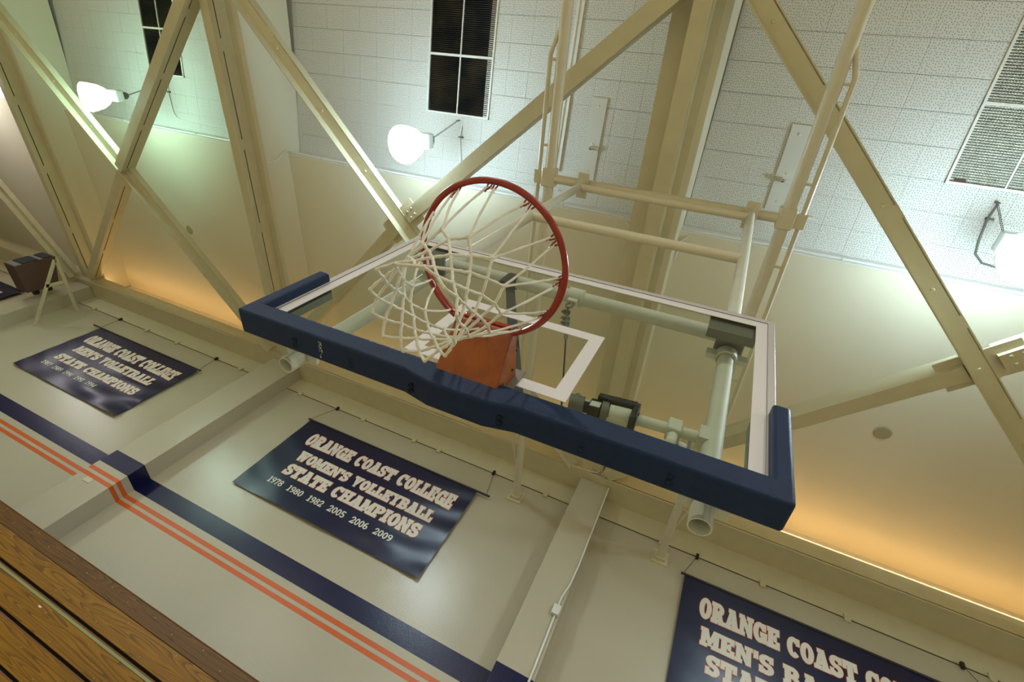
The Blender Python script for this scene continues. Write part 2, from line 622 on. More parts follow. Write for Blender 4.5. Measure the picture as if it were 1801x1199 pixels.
# ================================================================== CROSS BRACES
def member(p0, p1, z, root, kind, name):
    """kind 1: channel open to the right; kind 2: closed box with a slot on the right side"""
    a, b = Vector((*p0, z)), Vector((*p1, z))
    d = (b - a).normalized()
    L = (b - a).length
    s = Vector((d.y, -d.x, 0))       # right of the run
    if s.x < 0:
        s = -s
    mid = (a + b) / 2
    up = Vector((0, 0, 1))

    def bar(s0, s1, z0, z1, t0=0, t1=None, mb=None):
        t1 = L if t1 is None else t1
        mb = mb or MB()
        mb.obox(a + d * (t0 + t1) / 2 + s * (s0 + s1) / 2 + up * (z0 + z1) / 2, d * (t1 - t0) / 2, s * (s1 - s0) / 2, up * (z1 - z0) / 2)
        return mb
    if kind == 1:
        # two angles back to back: one leg hanging at the left, one standing at the right past a slot
        m = bar(-.095, -.083, -.10, .012)
        bar(-.083, .062, 0, .012, mb=m)
        part(m, name, M['steel'], root)
        m = bar(.074, .086, .0, .10)
        bar(.04, .0745, .10, .112, mb=m)
        t = .2
        while t < L:
            bar(.062, .074, .0, .012, t, min(t + .14, L), mb=m)
            t += 1.25
        part(m, 'upper_angle', M['steel'], root)
        t = .35
        while t < L - .2:
            c = a + d * (t + .4) - s * .01
            part(MB().lathe([(.001, -.012), (.014, -.01), (.02, 0)], tuple(c), 8), 'bolt', M['steel'], root, smooth=True)
            t += .95
    else:
        m = bar(-.085, .085, 0, .012)
        bar(-.085, -.073, .012, .25, mb=m)
        bar(.073, .085, .012, .08, mb=m)
        bar(-.073, .085, .238, .25, mb=m)
        bar(.073, .085, .098, .238, mb=m)
        t = .25
        while t < L:
            bar(.073, .085, .08, .098, t, min(t + .14, L), mb=m)
            t += 1.25
        part(m, name, M['steel'], root)
        part(bar(-.06, .062, .02, .23), 'slot_shade_fill', M['dark'], root)  # black filler in place of the shade behind the brace slot


def gusset(c, d, z, root, ln=.34, wd=.17):
    d = Vector((*d, 0)).normalized()
    s = Vector((d.y, -d.x, 0))
    c = Vector((*c, z))
    mb = MB().obox(c + Vector((0, 0, .032)), d * ln, s * wd, Vector((0, 0, .006)))
    part(mb, 'gusset_plate', M['steel'], root)
    mb = MB()
    for t in (-1, 1):
        if t > 0:
            continue
        for k in (0, 1):
            for q in (-1, 1):
                p = c + d * t * (.21 + .09 * k) + s * q * .045 + Vector((0, 0, -.025))
                part(MB().lathe([(.001, -.012), (.013, -.010), (.019, 0)], tuple(p), 10), 'rivet', M['steel'], root, smooth=True)


BR = (
    ('left bay, in front of the mint-lit lamp', (-12.9, -1.75), (-6.85, 4.5), (-6.80, -1.30), (-12.75, 4.45), (-9.72, 1.40)),
    ('middle bay, crossing at the backboard corner', (-6.55, -1.95), (-.45, 4.5), (-.25, -1.55), (-6.55, 4.5), (-3.50, 1.28)),
    ('right bay, near the photo edge', (-.02, -1.80), (6.1, 4.25), (6.2, -1.75), (.05, 4.5), (3.22, 1.37)),
)
for nm, a0, a1, b0, b1, c in BR:
    r = thing('cross_brace', 'cream bolted steel cross brace in the ' + nm, 'brace', (c[0], c[1], 7.2), 'roof cross braces')
    db = Vector((b1[0] - b0[0], b1[1] - b0[1])).normalized()
    member(a0, a1, 7.25, r, 1, 'channel')
    left = c[0] < -8
    e0, e1 = (-.10, .22) if left else (.13, .13)
    member(b0, (c[0] - db.x * e0, c[1] - db.y * e0), 7.135 if left else 7.21, r, 2, 'box_member')
    member((c[0] + db.x * e1, c[1] + db.y * e1), b1, 7.21, r, 2, 'box_member')
    if not left:
        gusset(c, db, 7.235, r)
# partial brace past the leftmost beam
r = thing('cross_brace', 'pale steel brace beyond the leftmost roof beam, behind the speaker', 'brace', (-15, 2.5, 7.2))
member((-19.4, -1.9), (-13.3, 4.5), 7.2, r, 1, 'channel')

# ================================================================== CEILING VENTS
VL = ('black rusty ceiling vent above the middle lamp', 'black ceiling vent partly hidden by a brace at the left', 'grey louvred ceiling vent at the right edge with a brown stain')
for (xa, xb), lb, i in zip(VENTS, VL, range(3)):
    ya, yb = -1.60, -.03
    r = thing('ceiling_vent', lb, 'vent', ((xa + xb) / 2, -.8, zt(-.8)), 'ceiling vents')

    def sb(x0, x1, y0, y1, h0, h1, mb=None):
        mb = mb or MB()
        return mb.hexa([(x0, y0, zt(y0) + h0), (x1, y0, zt(y0) + h0), (x1, y1, zt(y1) + h0), (x0, y1, zt(y1) + h0),
                        (x0, y0, zt(y0) + h1), (x1, y0, zt(y0) + h1), (x1, y1, zt(y1) + h1), (x0, y1, zt(y1) + h1)])
    mb = MB()
    f = .024
    sb(xa, xa + f, ya, yb, -.022, .012, mb); sb(xb - f, xb, ya, yb, -.022, .012, mb)
    sb(xa, xb, yb - f, yb, -.022, .012, mb); sb(xa, xb, ya, ya + f, -.022, .012, mb)
    part(mb, 'frame', M['white'], r)
    xm = (xa + xb) / 2
    part(sb(xm - .008, xm + .008, ya, yb, -.018, .005), 'mullion', M['white'], r)
    part(sb(xa, xb, -.79, -.76, -.018, .005), 'crossbar', M['white'], r)
    grey = i == 2
    part(sb(xa + .02, xb - .02, ya + .02, yb - .02, .010, .013), 'backing', M['meshback' if grey else 'louverback'], r)
    mb = MB()
    y = ya + .05
    while y < yb - .045:
        z = zt(y)
        mb.hexa([(xa + f, y, z - .010), (xb - f, y, z - .010), (xb - f, y + .017, z + .004), (xa + f, y + .017, z + .004),
                 (xa + f, y, z - .008), (xb - f, y, z - .008), (xb - f, y + .017, z + .006), (xa + f, y + .017, z + .006)])
        y += .024
    if grey:
        x = xa + .06
        while x < xb - .04:
            sb(x, x + .003, ya + .03, yb - .03, -.011, .004, mb)
            x += .024
    o = part(mb, 'louvers', M['mesh' if grey else 'louver'], r)
    o['kind'] = 'stuff'
    if grey:
        part(sb(2.62, 2.72, -.085, -.058, -.013, -.0105), 'stain', mat('brown_rust_stain', (74, 52, 44), .8), r)

# ================================================================== LONG CEILING PLATES
for (x0, x1, y0, y1, cx, cy, lb) in ((-1.345, -1.145, -.455, .52, -1.24, .13, 'left of the central roof beam'), (.99, 1.19, -.41, .51, 1.075, .17, 'right of the central roof beam')):
    r = thing('ceiling_plate', 'long white blank plate screwed to the tiles ' + lb, 'plate', (cx, cy, zt(cy)), 'long ceiling plates')
    mb = MB().hexa([(x0, y0, zt(y0) - .02), (x1, y0, zt(y0) - .02), (x1, y1, zt(y1) - .02), (x0, y1, zt(y1) - .02),
                    (x0, y0, zt(y0)), (x1, y0, zt(y0)), (x1, y1, zt(y1)), (x0, y1, zt(y1))])
    part(mb, 'plate', M['plate_white'], r)
    part(MB().pipe_open((cx, cy, zt(cy) - .09), (cx, cy, zt(cy) - .015), .028, .006, 16), 'pipe_stub', M['white'], r, smooth=True)
    part(MB().tube([(cx - .03, cy, zt(cy) - .05), (cx + .09, cy, zt(cy) - .05)], .014, 10), 'side_nipple', M['white'], r, smooth=True)
    mb = MB()
    for yy in (y0 + .1, (y0 + y1) / 2 + .05, y1 - .1):
        part(MB().lathe([(.001, -.03), (.012, -.028), (.016, -.02)], ((x0 + x1) / 2, yy, zt(yy)), 8), 'screw_head', M['white'], r)
r = thing('ceiling_strut', 'thin white channel strip running along the tiles behind the left pipe arm', 'strut', (-1.69, -.5, zt(-.5)))
mb = MB()
for x0, x1, h in ((-1.735, -1.70, -.03), (-1.675, -1.64, -.03), (-1.70, -1.675, -.012)):
    mb.hexa([(x0, -3, zt(-3) + h), (x1, -3, zt(-3) + h), (x1, .48, zt(.48) + h), (x0, .48, zt(.48) + h),
             (x0, -3, zt(-3)), (x1, -3, zt(-3)), (x1, .48, zt(.48)), (x0, .48, zt(.48))])
part(mb, 'channel', M['white'], r)
r = thing('conduit_stub', 'short white pipe stub on the tiles just right of the right pipe arm', 'pipe', (1.46, .53, zt(.53)))
part(MB().pipe_open((1.43, .53, zt(.53) - .05), (1.54, .53, zt(.53) - .05), .017, .005, 12), 'stub', M['white'], r, smooth=True)
part(MB().box(1.47, 1.50, .51, .55, zt(.53) - .06, zt(.53)), 'saddle', M['white'], r)
for x, y, lb in ((-9.71, 2.88, 'in the left bay'), (3.13, 2.89, 'in the right bay, below the brace')):
    r = thing('cover_disc', 'round beige cover disc flush on the smooth soffit ' + lb, 'cover', (x, y, ZS), 'soffit cover discs')
    part(MB().lathe([(.001, ZS - .012), (.085, ZS - .012), (.1, ZS)], (x, y, 0), 24), 'disc', M['disc'], r)


# ================================================================== HIGH BAY LAMPS
def lamp(x, y, hy, zm, lb, cool):
    r = thing('high_bay_lamp', lb, 'lamp', (x, y, zt(hy)), 'high bay lamps')
    prof = [(.228, zm), (.220, zm + .02), (.211, zm + .09), (.186, zm + .185), (.14, zm + .275), (.085, zm + .34), (.042, zm + .365)]
    pin = [(a - .006, b) for a, b in reversed(prof)]
    part(MB().lathe(prof + pin + [prof[0]], (x, y, 0), 32), 'reflector', M['lampcool' if cool else 'lamp'], r, smooth=True)
    part(MB().lathe([(.213, zm + .085), (.219, zm + .092), (.213, zm + .10)], (x, y, 0), 32), 'guard_band', M['lampgrey'], r)
    part(MB().box(x - .05, x + .05, y - .05, y + .05, zm + .355, zm + .405), 'socket', M['lampbox'], r)
    part(MB().box(x - .10, x + .10, y - .09, y + .09, zm + .405, zm + .535), 'ballast_box', M['lampbox'], r, bevel=.01)
    part(MB().box(x - .06, x + .06, y - .055, y + .055, zm + .535, zm + .605).box(x - .04, x + .04, y - .035, y + .035, zm + .605, zm + .645), 'cap', M['lampgrey'], r)
    zt_, zb = zt(hy), zm + .645
    n = 34
    mb = MB()
    for i in range(n):
        t0, t1 = i / n, (i + 1.25) / n
        p0 = (x, y + (hy - y) * t0, zb + (zt_ - .04 - zb) * t0)
        p1 = (x, y + (hy - y) * t1, zb + (zt_ - .04 - zb) * min(t1, 1))
        w_ = .008
        if i % 2:
            mb.tube([(p0[0] - w_, p0[1], p0[2]), (p1[0] - w_, p1[1], p1[2])], .003, 4).tube([(p0[0] + w_, p0[1], p0[2]), (p1[0] + w_, p1[1], p1[2])], .003, 4)
        else:
            mb.tube([(p0[0], p0[1] - w_, p0[2]), (p1[0], p1[1] - w_, p1[2])], .003, 4).tube([(p0[0], p0[1] + w_, p0[2]), (p1[0], p1[1] + w_, p1[2])], .003, 4)
    part(mb, 'chain', M['cord'], r)
    part(MB().tube([(x, hy, zt_), (x, hy, zt_ - .03), (x + .02, hy, zt_ - .05), (x, hy, zt_ - .07), (x - .02, hy, zt_ - .05)], .007, 6), 'ceiling_hook', M['lampgrey'], r)
    col = (.86, .95, 1.0) if cool else (.90, 1.0, .95)
    area('lamp_light', (x, y, zm + .02), .44, LAMP_W, col)


lamp(-9.70, .28, .10, 7.00, 'bell shaped high bay lamp glowing mint white in the left bay', False)
lamp(-3.27, .20, .03, 7.04, 'high bay lamp glowing white beside the black middle vent', True)
lamp(3.04, .30, .08, 7.19, 'high bay lamp glowing white, cut by the right edge of the photo', True)

# feed conduits of the lamps
for x0, lb, sg in ((-9.62, 'left lamp', 1), (-3.21, 'middle lamp', 1), (3.06, 'right lamp', 1)):
    pts = [(x0, .10, zt(.1) - .02), (x0 - .02, .25, zt(.25) - .018), (x0, .45, zt(.45) - .016), (x0 + .03 * sg, .60, zt(.6) - .016),
           (x0 + .12 * sg, .68, zt(.68) - .016), (x0 + .3, .705, zt(.7) - .016), (x0 + 1.6, .72, zt(.72) - .016)]
    r = thing('lamp_conduit', 'thin flexible grey conduit curling over the tiles to the ' + lb, 'conduit', pts[0], 'lamp conduits')
    part(MB().tube(pts, .010, 8), 'tube', M['white'] if x0 < 0 else M['galv'], r, smooth=True)
    part(MB().box(x0 - .04, x0 + .03, .235, .255, zt(.25) - .035, zt(.25) - .002), 'clamp', M['lampgrey'], r)

# conduits along the soffit edge
for xa, xb, x_b, lb in ((-12.6, -7.0, None, 'left bay'), (-6.36, -.45, -6.395, 'middle bay'), (.18, 5.9, None, 'right bay')):
    r = thing('trim_conduit', 'white conduit clipped along the soffit edge of the ' + lb, 'conduit', (xa, TRIM_Y - .03, ZS + .03), 'soffit edge conduits')
    pts = [(xa + .35, TRIM_Y - .025, ZS + .05), (xb - .45, TRIM_Y - .025, ZS + .05)]
    if x_b:
        pts = [(-6.41, .95, 7.60), (-6.385, .95, 7.68), (-6.375, .92, 7.80), (-6.37, .84, 7.92), (-6.365, .80, 8.02), (-6.25, .845, 8.06), (-6.0, TRIM_Y - .025, ZS + .05)] + [pts[1]]
    pts += [(xb - .2, TRIM_Y - .02, ZS + .045), (xb - .05, TRIM_Y + .05, ZS - .02), (xb, TRIM_Y + .2, ZS - .03)]
    if xa > 0:
        pts = [(.155, 1.25, ZS - .03), (.18, 1.0, ZS - .03), (.3, TRIM_Y - .02, ZS + .03), (.5, TRIM_Y - .025, ZS + .05), (5.5, TRIM_Y - .025, ZS + .05)]
    part(MB().tube(pts, .014, 8), 'tube', M['white'], r, smooth=True)
    mb = MB()
    x = xa + .7
    while x < xb - .5:
        part(MB().box(x - .012, x + .012, TRIM_Y - .045, TRIM_Y - .011, ZS + .028, ZS + .075), 'clip', M['white'], r)
        x += 1.05

# ================================================================== BACKBOARD
bb = thing('basketball_hoop', 'glass backboard with blue edge padding and an orange rim on a wedge bracket', 'basketball hoop', (0, .03, 2.85))
part(MB().box(-.890, .890, .004, .016, 2.905, 3.945), 'glass_pane', M['glass'], bb)
mb = MB()
W2, Z0, Z1 = .914, 2.896, 3.968
ring_xz(mb, W2, Z0, Z1, W2 - .026, Z0 + .02, Z1 - .026, -.004, .032)
part(mb, 'frame', M['alu'], bb, bevel=.002)
mb = MB()
XI, ZI0, ZI1, XO, ZO0, ZO1 = .843, 2.958, 3.893, .8875, 2.916, 3.9415
ring_xz(mb, XO, ZO0, ZO1, XI, ZI0, ZI1, .0015, .004)
part(mb, 'white_border', M['boardwhite'], bb)
mb = MB()
ring_xz(mb, XO + .003, ZO0 - .003, ZO1 + .0035, XO, ZO0, ZO1, -.0005, .0015)
part(mb, 'gasket', M['dark'], bb)
mb = MB()
ring_xz(mb, .305, 2.997, 3.454, .254, 3.048, 3.403, .0015, .004)
part(mb, 'target_square', M['boardwhite'], bb)
for s in (-1, 1):
    xa, xb = sorted((s * .66, s * .85))
    part(MB().box(xa, xb, .018, .024, 3.80, 3.945).box(xa, xb, .024, .06, 3.80, 3.808), 'corner_plate', M['galv'], bb)
    xa, xb = sorted((s * .845, s * .885))
    part(MB().box(xa, xb, .018, .05, 2.96, 3.22), 'side_plate', M['galv'], bb)
poly = [(-.946, 3.272), (-.946, 2.850), (-.20, 2.848), (-.10, 2.826), (.10, 2.826), (.20, 2.848), (.946, 2.850), (.946, 3.272), (.893, 3.272), (.893, 2.930), (-.893, 2.930), (-.893, 3.272)]
pad = part(MB().prism(poly, lambda x, z: (x, -.042, z), lambda x, z: (x, .062, z)), 'edge_padding', M['pad'], bb, bevel=.011, seg=4)
for hx, hy in ((-.669, .018), (-.416, .018), (-.163, .020), (.153, .020), (.408, .020), (.656, .02)):
    zz = 2.835 if abs(hx) < .18 else 2.8485
    m_ = MB().lathe([(.009, zz - .0015), (.007, zz + .002), (.0005, zz + .004)], (hx, hy - .012, 0), 12)
    part(m_, 'bolt_recess', M['dark'], bb)
    m_ = MB().lathe([(.010, zz - .0015), (.008, zz + .002), (.0005, zz + .004)], (hx, hy + .010, 0), 12)
    o = part(m_, 'bolt_recess', M['dark'], bb)
mb = MB()
for i in range(26):
    yy = -.026 + .085 * random.random()
    xx = -.549 + random.uniform(-.006, .006)
    s_ = random.uniform(.0008, .0028)
    mb.box(xx - s_, xx + s_, yy - s_ * .7, yy + s_ * .7, 2.8482, 2.8496)
o = part(mb, 'sticker_flecks', M['letterw'], bb)
o['kind'] = 'stuff'

# ================================================================== RIM
ZR = 3.04
ring = [(.237 * math.cos(a), -.381 + .237 * math.sin(a), ZR) for a in [2 * PI * i / 96 for i in range(96)]]
rim = part(MB().tube(ring, .0095, 14, closed=True), 'rim', M['rim'], bb, smooth=True, label='orange red steel rim')
arc = [(.232 * math.cos(a), -.381 + .232 * math.sin(a), ZR - .026 + .018 * abs(i - 20) / 20) for i, a in enumerate([math.radians(-2 + 184 * i / 40) for i in range(41)])]
part(MB().tube(arc, .0075, 10), 'brace_rod', M['rim'], rim, smooth=True)
# wedge shaped bracket box
pts = [(-.001, 2.905), (-.001, 3.045), (-.150, 3.045), (-.178, 3.030), (-.172, 3.010), (-.03, 2.888)]
bk = MB().prism(pts, lambda y, z: (-.112, y, z), lambda y, z: (.112, y, z))
bk.v = [((x * (.93 if p_y < -.1 else 1.0)), p_y, z) for x, p_y, z in bk.v]
part(bk, 'bracket', M['bracket'], rim, bevel=.006, seg=3)
part(MB().box(-.085, .085, -.182, -.12, ZR - .006, ZR + .012), 'top_plate', M['rim'], rim, bevel=.003)
part(MB().box(-.135, .135, -.006, -.0005, 2.935, 3.075), 'back_plate', M['plate'], rim)
mb = MB()
for yy, zz in ((-.03, 2.94), (-.045, 3.01), (-.11, 3.03)):
    part(MB().lathe([(.0005, .1145), (.004, .114), (.005, .112)], (0, yy, zz), 8, 'x'), 'rivet', M['dark'], rim)
hooks = []
for i in range(12):
    a = 2 * PI * i / 12
    c, s = math.cos(a), math.sin(a)
    tx, ty = -s, c
    mb = MB()
    for k in (-1, 1):
        q = []
        for j in range(7):
            b = j / 6
            rr = .228 - .010 * math.sin(PI * b)
            q.append((rr * c + tx * (k * .003 + k * .012 * b), -.381 + rr * s + ty * (k * .003 + k * .012 * b), ZR - .007 - .018 * math.sin(PI * b)))
        mb.tube(q, .0026, 6)
        e = q[4]
        mb.tube([e, (e[0] - c * .006, e[1] - s * .006, e[2] - .008), (e[0] - c * .002, e[1] - s * .002, e[2] - .014)], .0024, 6)
    part(mb, 'net_hook', M['tie'], rim, smooth=True)
    hooks.append(a)

# ================================================================== NET
rnd = random.Random(3)
zn = [3.020, 2.838, 2.803, 2.770, 2.739, 2.709, 2.681, 2.654]
rn = [.222, .148, .134, .122, .114, .112, .116, .124]
drift = [0, .0, -.002, -.004, -.006, -.008, -.009, -.010]
knots = []
for l in range(8):
    row = []
    for i in range(12):
        a = hooks[i] + (PI / 12 if l % 2 else 0)
        rr = rn[l] * (1 + rnd.uniform(-.05, .05) * (l > 0))
        row.append(Vector((rr * math.cos(a) + drift[l], -.381 + rr * math.sin(a), zn[l] + rnd.uniform(-.006, .006) * (l > 0))))
    knots.append(row)
net = thing('basketball_net', 'white knotted cord net hanging from the orange rim', 'net', (0, -.381, 2.65))
mb = MB()


def strand(p, q, r, sag=.0, n=6):
    pts = []
    for i in range(n + 1):
        t = i / n
        m_ = p.lerp(q, t)
        bow = sag * math.sin(PI * t)
        out = Vector((m_.x, m_.y + .381, 0))
        if out.length > 1e-6:
            out.normalize()
        m_ = m_ + out * bow * .4 + Vector((0, 0, -bow)) + Vector((rnd.uniform(-1, 1), rnd.uniform(-1, 1), rnd.uniform(-1, 1))) * .0009
        pts.append(m_)
    mb.tube(pts, [r * (1 + .14 * math.sin(i * 2.4)) for i in range(n + 1)], 7)


for l in range(7):
    for i in range(12):
        if l % 2 == 0:
            dn = (i, (i - 1) % 12)
        else:
            dn = (i, (i + 1) % 12)
        for k_, j in enumerate(dn):
            p = knots[l][i].copy()
            if l == 0:
                t_ = Vector((-math.sin(hooks[i]), math.cos(hooks[i]), 0))
                p = p + t_ * (.012 if k_ == 0 else -.012)
            strand(p, knots[l + 1][j], .0034 if l == 0 else .0041, .006 if l == 0 else .002)
for i in range(12):     # loops over the hooks
    t_ = Vector((-math.sin(hooks[i]), math.cos(hooks[i]), 0))
    p = knots[0][i]
    mb.tube([p + t_ * .012, p + t_ * .007 + Vector((0, 0, .006)), p - t_ * .007 + Vector((0, 0, .006)), p - t_ * .012], .0030, 6)
part(mb, 'cords', M['net'], net, smooth=True)
mb = MB()
for l in range(1, 8):
    for k in knots[l]:
        r_ = .0068 if l == 1 else .0052
        mb.lathe([(.0003, -r_), (r_ * .75, -r_ * .6), (r_, 0), (r_ * .75, r_ * .6), (.0003, r_)], tuple(k), 8)
part(mb, 'knots', M['net'], net, smooth=True)['kind'] = 'stuff'

# ================================================================== SUPPORT FRAME
sf = thing('hoop_support_frame', 'cream pipe frame holding the backboard from two long wall mounted arms', 'support frame', (0, 4.95, 6.62))
PX, PY = .770, .165
for s in (-1, 1):
    ax = 1.075 if s > 0 else -1.145
    part(MB().tube([(ax, -7, 6.62), (ax, D, 6.62)], .053, 20), 'arm', M['pipe'], sf, smooth=True)
    # truss rod outside the arm
    rx = ax + s * .115
    rod = [(ax + s * .035, -1.12, 6.62), (ax + s * .07, -1.03, 6.62), (rx, -.9, 6.62), (rx + s * .004, 0, 6.62), (rx + s * .03, 2.8, 6.62), (rx + s * .02, 3.9, 6.62), (ax + s * .04, 4.3, 6.62)]
    part(MB().tube(rod, .021, 12), 'truss_rod', M['pipe'], sf, smooth=True)
    for y in (-.86, -.12, .62, 1.9, 2.9):
        part(MB().tube([(ax, y, 6.62), (rx + s * .01, y, 6.62)], .012, 8), 'spacer_bar', M['pipe'], sf, smooth=True)
    part(MB().box(ax - .07, ax + .07, .09, .27, 6.555, 6.685), 'arm_clamp', M['pipe'], sf, bevel=.012)
    part(MB().box(min(ax, ax + s * .16) + .0, max(ax, ax + s * .16), .12, .25, 6.585, 6.60), 'clamp_ear', M['pipe'], sf, bevel=.004)
    part(MB().box(ax - .11, ax + .11, D - .014, D, 6.50, 6.72), 'wall_plate', M['steel'], sf)
    part(MB().box(ax - .075, ax + .075, D - .06, D - .012, 6.55, 6.69), 'pipe_shoe', M['steel'], sf, bevel=.006)
    # drop pipes
    px = s * PX
    part(MB().tube([(px + .02 if s > 0 else px + .03, PY, 6.56), (px, PY, 3.86)], .035, 20), 'drop_pipe', M['whitepipe'], sf, smooth=True)
    part(MB().pipe_open((px, PY, 2.868), (px, PY, 3.86), .0335, .004, 28), 'lower_sleeve', M['whitepipe'], sf, smooth=True)
    part(MB().lathe([(.036, 3.83), (.045, 3.835), (.045, 3.885), (.036, 3.89)], (px, PY, 0), 20).box(px - .085, px - .04, PY - .012, PY + .012, 3.835, 3.885).box(px + .04, px + .085, PY - .012, PY + .012, 3.835, 3.885), 'sleeve_clamp', M['whitepipe'], sf, smooth=True)
    part(MB().box(px - .075, px + .075, PY - .03, PY + .02, 2.945, 2.965).box(px - .055, px + .055, .034, .05, 2.93, 3.0).box(px - .02, px + .02, .045, PY, 2.95, 2.99), 'lower_saddle', M['whitepipe'], sf, bevel=.004)
    part(MB().box(px - .06, px + .06, .03, PY, 3.90, 3.925), 'upper_saddle', M['galv'], sf, bevel=.004)
    part(MB().box(px + .02 - .055, px + .02 + .055, .06, .30, 6.49, 6.505).box(px + .02 - .055, px + .02 + .055, .23, .245, 6.46, 6.62), 'pipe_hanger', M['pipe'], sf, bevel=.006)
part(MB().tube([(-1.145, .185, 6.60), (1.075, .185, 6.60)], .042, 20), 'top_crossbar', M['pipe'], sf, smooth=True)
part(MB().tube([(-PX + .03, PY, 6.36), (PX + .02, PY, 6.36)], [.034, .034], 18), 'inner_crossbar', M['pipe'], sf, smooth=True)
part(MB().tube([(-PX + .02, PY, 5.23), (PX + .015, PY, 5.23)], .034, 18), 'middle_crossbar', M['pipe'], sf, smooth=True)
part(MB().tube([(-PX, PY, 4.06), (PX, PY, 4.06)], .036, 18), 'lower_crossbar', M['whitepipe'], sf, smooth=True)
part(MB().tube([(.27, PY, 3.22), (PX - .02, PY, 3.255)], .021, 14), 'adjuster_pipe', M['whitepipe'], sf, smooth=True)
part(MB().box(PX - .05, PX + .01, PY - .03, PY + .03, 3.22, 3.29), 'pipe_lug', M['whitepipe'], sf)
part(MB().lathe([(.037, -.045), (.048, -.04), (.048, .04), (.037, .045)], (.005, PY, 4.06), 18, 'x').box(-.02, .03, PY - .014, PY + .014, 3.985, 4.03), 'crossbar_clamp', M['whitepipe'], sf, smooth=True)
# fold-up cable with its thimble and grips
cab = thing('hoist_cable', 'thin wire cable with clips hanging from the middle of the lower crossbar behind the glass', 'cable', (.005, PY, 3.99))
part(MB().tube([(.005, PY, 3.93), (.25, PY, 3.17)], .0038, 6), 'wire', M['cord'], cab)
part(MB().tube([(.022, PY, 3.875), (.03, PY, 3.85), (.10, PY, 3.635), (.106, PY, 3.615)], [.004, .0085, .0085, .004], 8), 'turnbuckle', M['galv'], cab, smooth=True)
lp = [(.005 + .016 * math.sin(a), PY, 3.955 - .03 * math.cos(a) * (1 if math.cos(a) > 0 else 1.3)) for a in [2 * PI * i / 16 for i in range(16)]]
part(MB().tube(lp, .006, 7, closed=True), 'thimble', M['galv'], cab, smooth=True)
for t in (.15, .42, .62):
    p = Vector((.012, PY, 3.91)).lerp(Vector((.085, PY, 3.68)), t)
    part(MB().box(p.x - .02, p.x + .012, p.y - .01, p.y + .01, p.z - .008, p.z + .008).tube([(p.x - .03, p.y, p.z + .006), (p.x + .012, p.y, p.z + .006)], .004, 6).tube([(p.x - .03, p.y, p.z - .008), (p.x + .012, p.y, p.z - .008)], .004, 6), 'cable_clip', M['galv'], cab)
# motor of the height adjuster
mo = thing('height_adjuster', 'grey and black motor cylinder of the height adjuster on the pipe behind the glass', 'motor', (.4, PY, 3.2))
ma, mb_ = Vector((.268, PY, 3.205)), Vector((.50, PY, 3.235))
dv = (mb_ - ma).normalized() * .86
part(MB().tube([ma, ma + dv * .062], .036, 20), 'end_housing', M['galv'], mo, smooth=True, label='light grey end housing')
part(MB().tube([ma + dv * .062, ma + dv * .085], .022, 16), 'coupling', M['blackplastic'], mo, smooth=True)
part(MB().obox(ma + dv * .11, dv * .026, Vector((0, .028, 0)), Vector((0, 0, .028))), 'gear_case', M['blackplastic'], mo, bevel=.004)
part(MB().obox(ma + dv * .11 + Vector((0, -.0285, -.006)), dv * .021, Vector((0, .001, 0)), Vector((0, 0, .015))), 'rating_label', M['label'], mo)
part(MB().tube([ma + dv * .136, ma + dv * .165], .038, 20), 'collar', M['galv'], mo, smooth=True)
part(MB().tube([ma + dv * .17, ma + dv * .258], .032, 20), 'motor_barrel', M['whitepipe'], mo, smooth=True)
part(MB().obox(ma + dv * .19 + Vector((0, -.005, .035)), dv * .082, Vector((0, .04, 0)), Vector((0, 0, .012))), 'mounting_channel', M['blackplastic'], mo, bevel=.003)
part(MB().obox(ma + dv * .272, dv * .014, Vector((0, .042, 0)), Vector((0, 0, .045))), 'end_plate', M['blackplastic'], mo, bevel=.004)
part(MB().tube([ma + dv * .26 + Vector((0, -.03, .0)), ma + dv * .29 + Vector((0, -.03, 0))], .008, 8).tube([ma + dv * .02 + Vector((0, 0, .03)), ma + dv * .02 + Vector((0, 0, .055))], .014, 10), 'bolt', M['galv'], mo, smooth=True)
# swivel joint on the adjuster pipe
sw = thing('swivel_clamp', 'white swivel clamp with toggle bolts on the adjuster pipe near the right drop pipe', 'clamp', (.64, PY, 3.24))
part(MB().box(.615, .665, PY - .03, PY + .03, 3.215, 3.28), 'saddle', M['whitepipe'], sw, bevel=.006)
part(MB().tube([(.64, PY, 3.215), (.645, PY - .01, 3.155)], .020, 12), 'stem', M['whitepipe'], sw, smooth=True)
part(MB().tube([(.625, PY - .02, 3.15), (.70, PY - .02, 3.135)], .022, 14).tube([(.70, PY - .02, 3.135), (.735, PY - .02, 3.115)], .015, 10), 'toggle', M['whitepipe'], sw, smooth=True)
part(MB().box(.655, .662, PY - .05, PY + .01, 3.12, 3.165).box(.69, .70, PY - .05, PY + .01, 3.11, 3.155), 'cotter', M['galv'], sw)
# safety strap
ss = thing('safety_strap', 'dark grey webbing safety strap slanting behind the glass from the lower crossbar', 'strap', (-.34, PY, 4.06))
part(MB().lathe([(.038, -.028), (.043, -.026), (.043, .026), (.038, .028)], (-.36, PY, 4.06), 18, 'x').box(-.388, -.330, PY - .045, PY - .03, 3.94, 4.05), 'strap_buckle', M['blackplastic'], ss, smooth=True)
a, b = Vector((-.357, PY - .035, 4.0)), Vector((.115, PY - .08, 3.06))
d = (b - a).normalized(); sd = Vector((d.z, 0, -d.x)).normalized()
part(MB().obox((a + b) / 2, (b - a) / 2, sd * .023, Vector((0, .0015, 0))), 'webbing', M['strap'], ss)

# ================================================================== BANNERS
GL = {}


def gl(ch, w_, *prims):
    GL[ch] = (w_, prims)


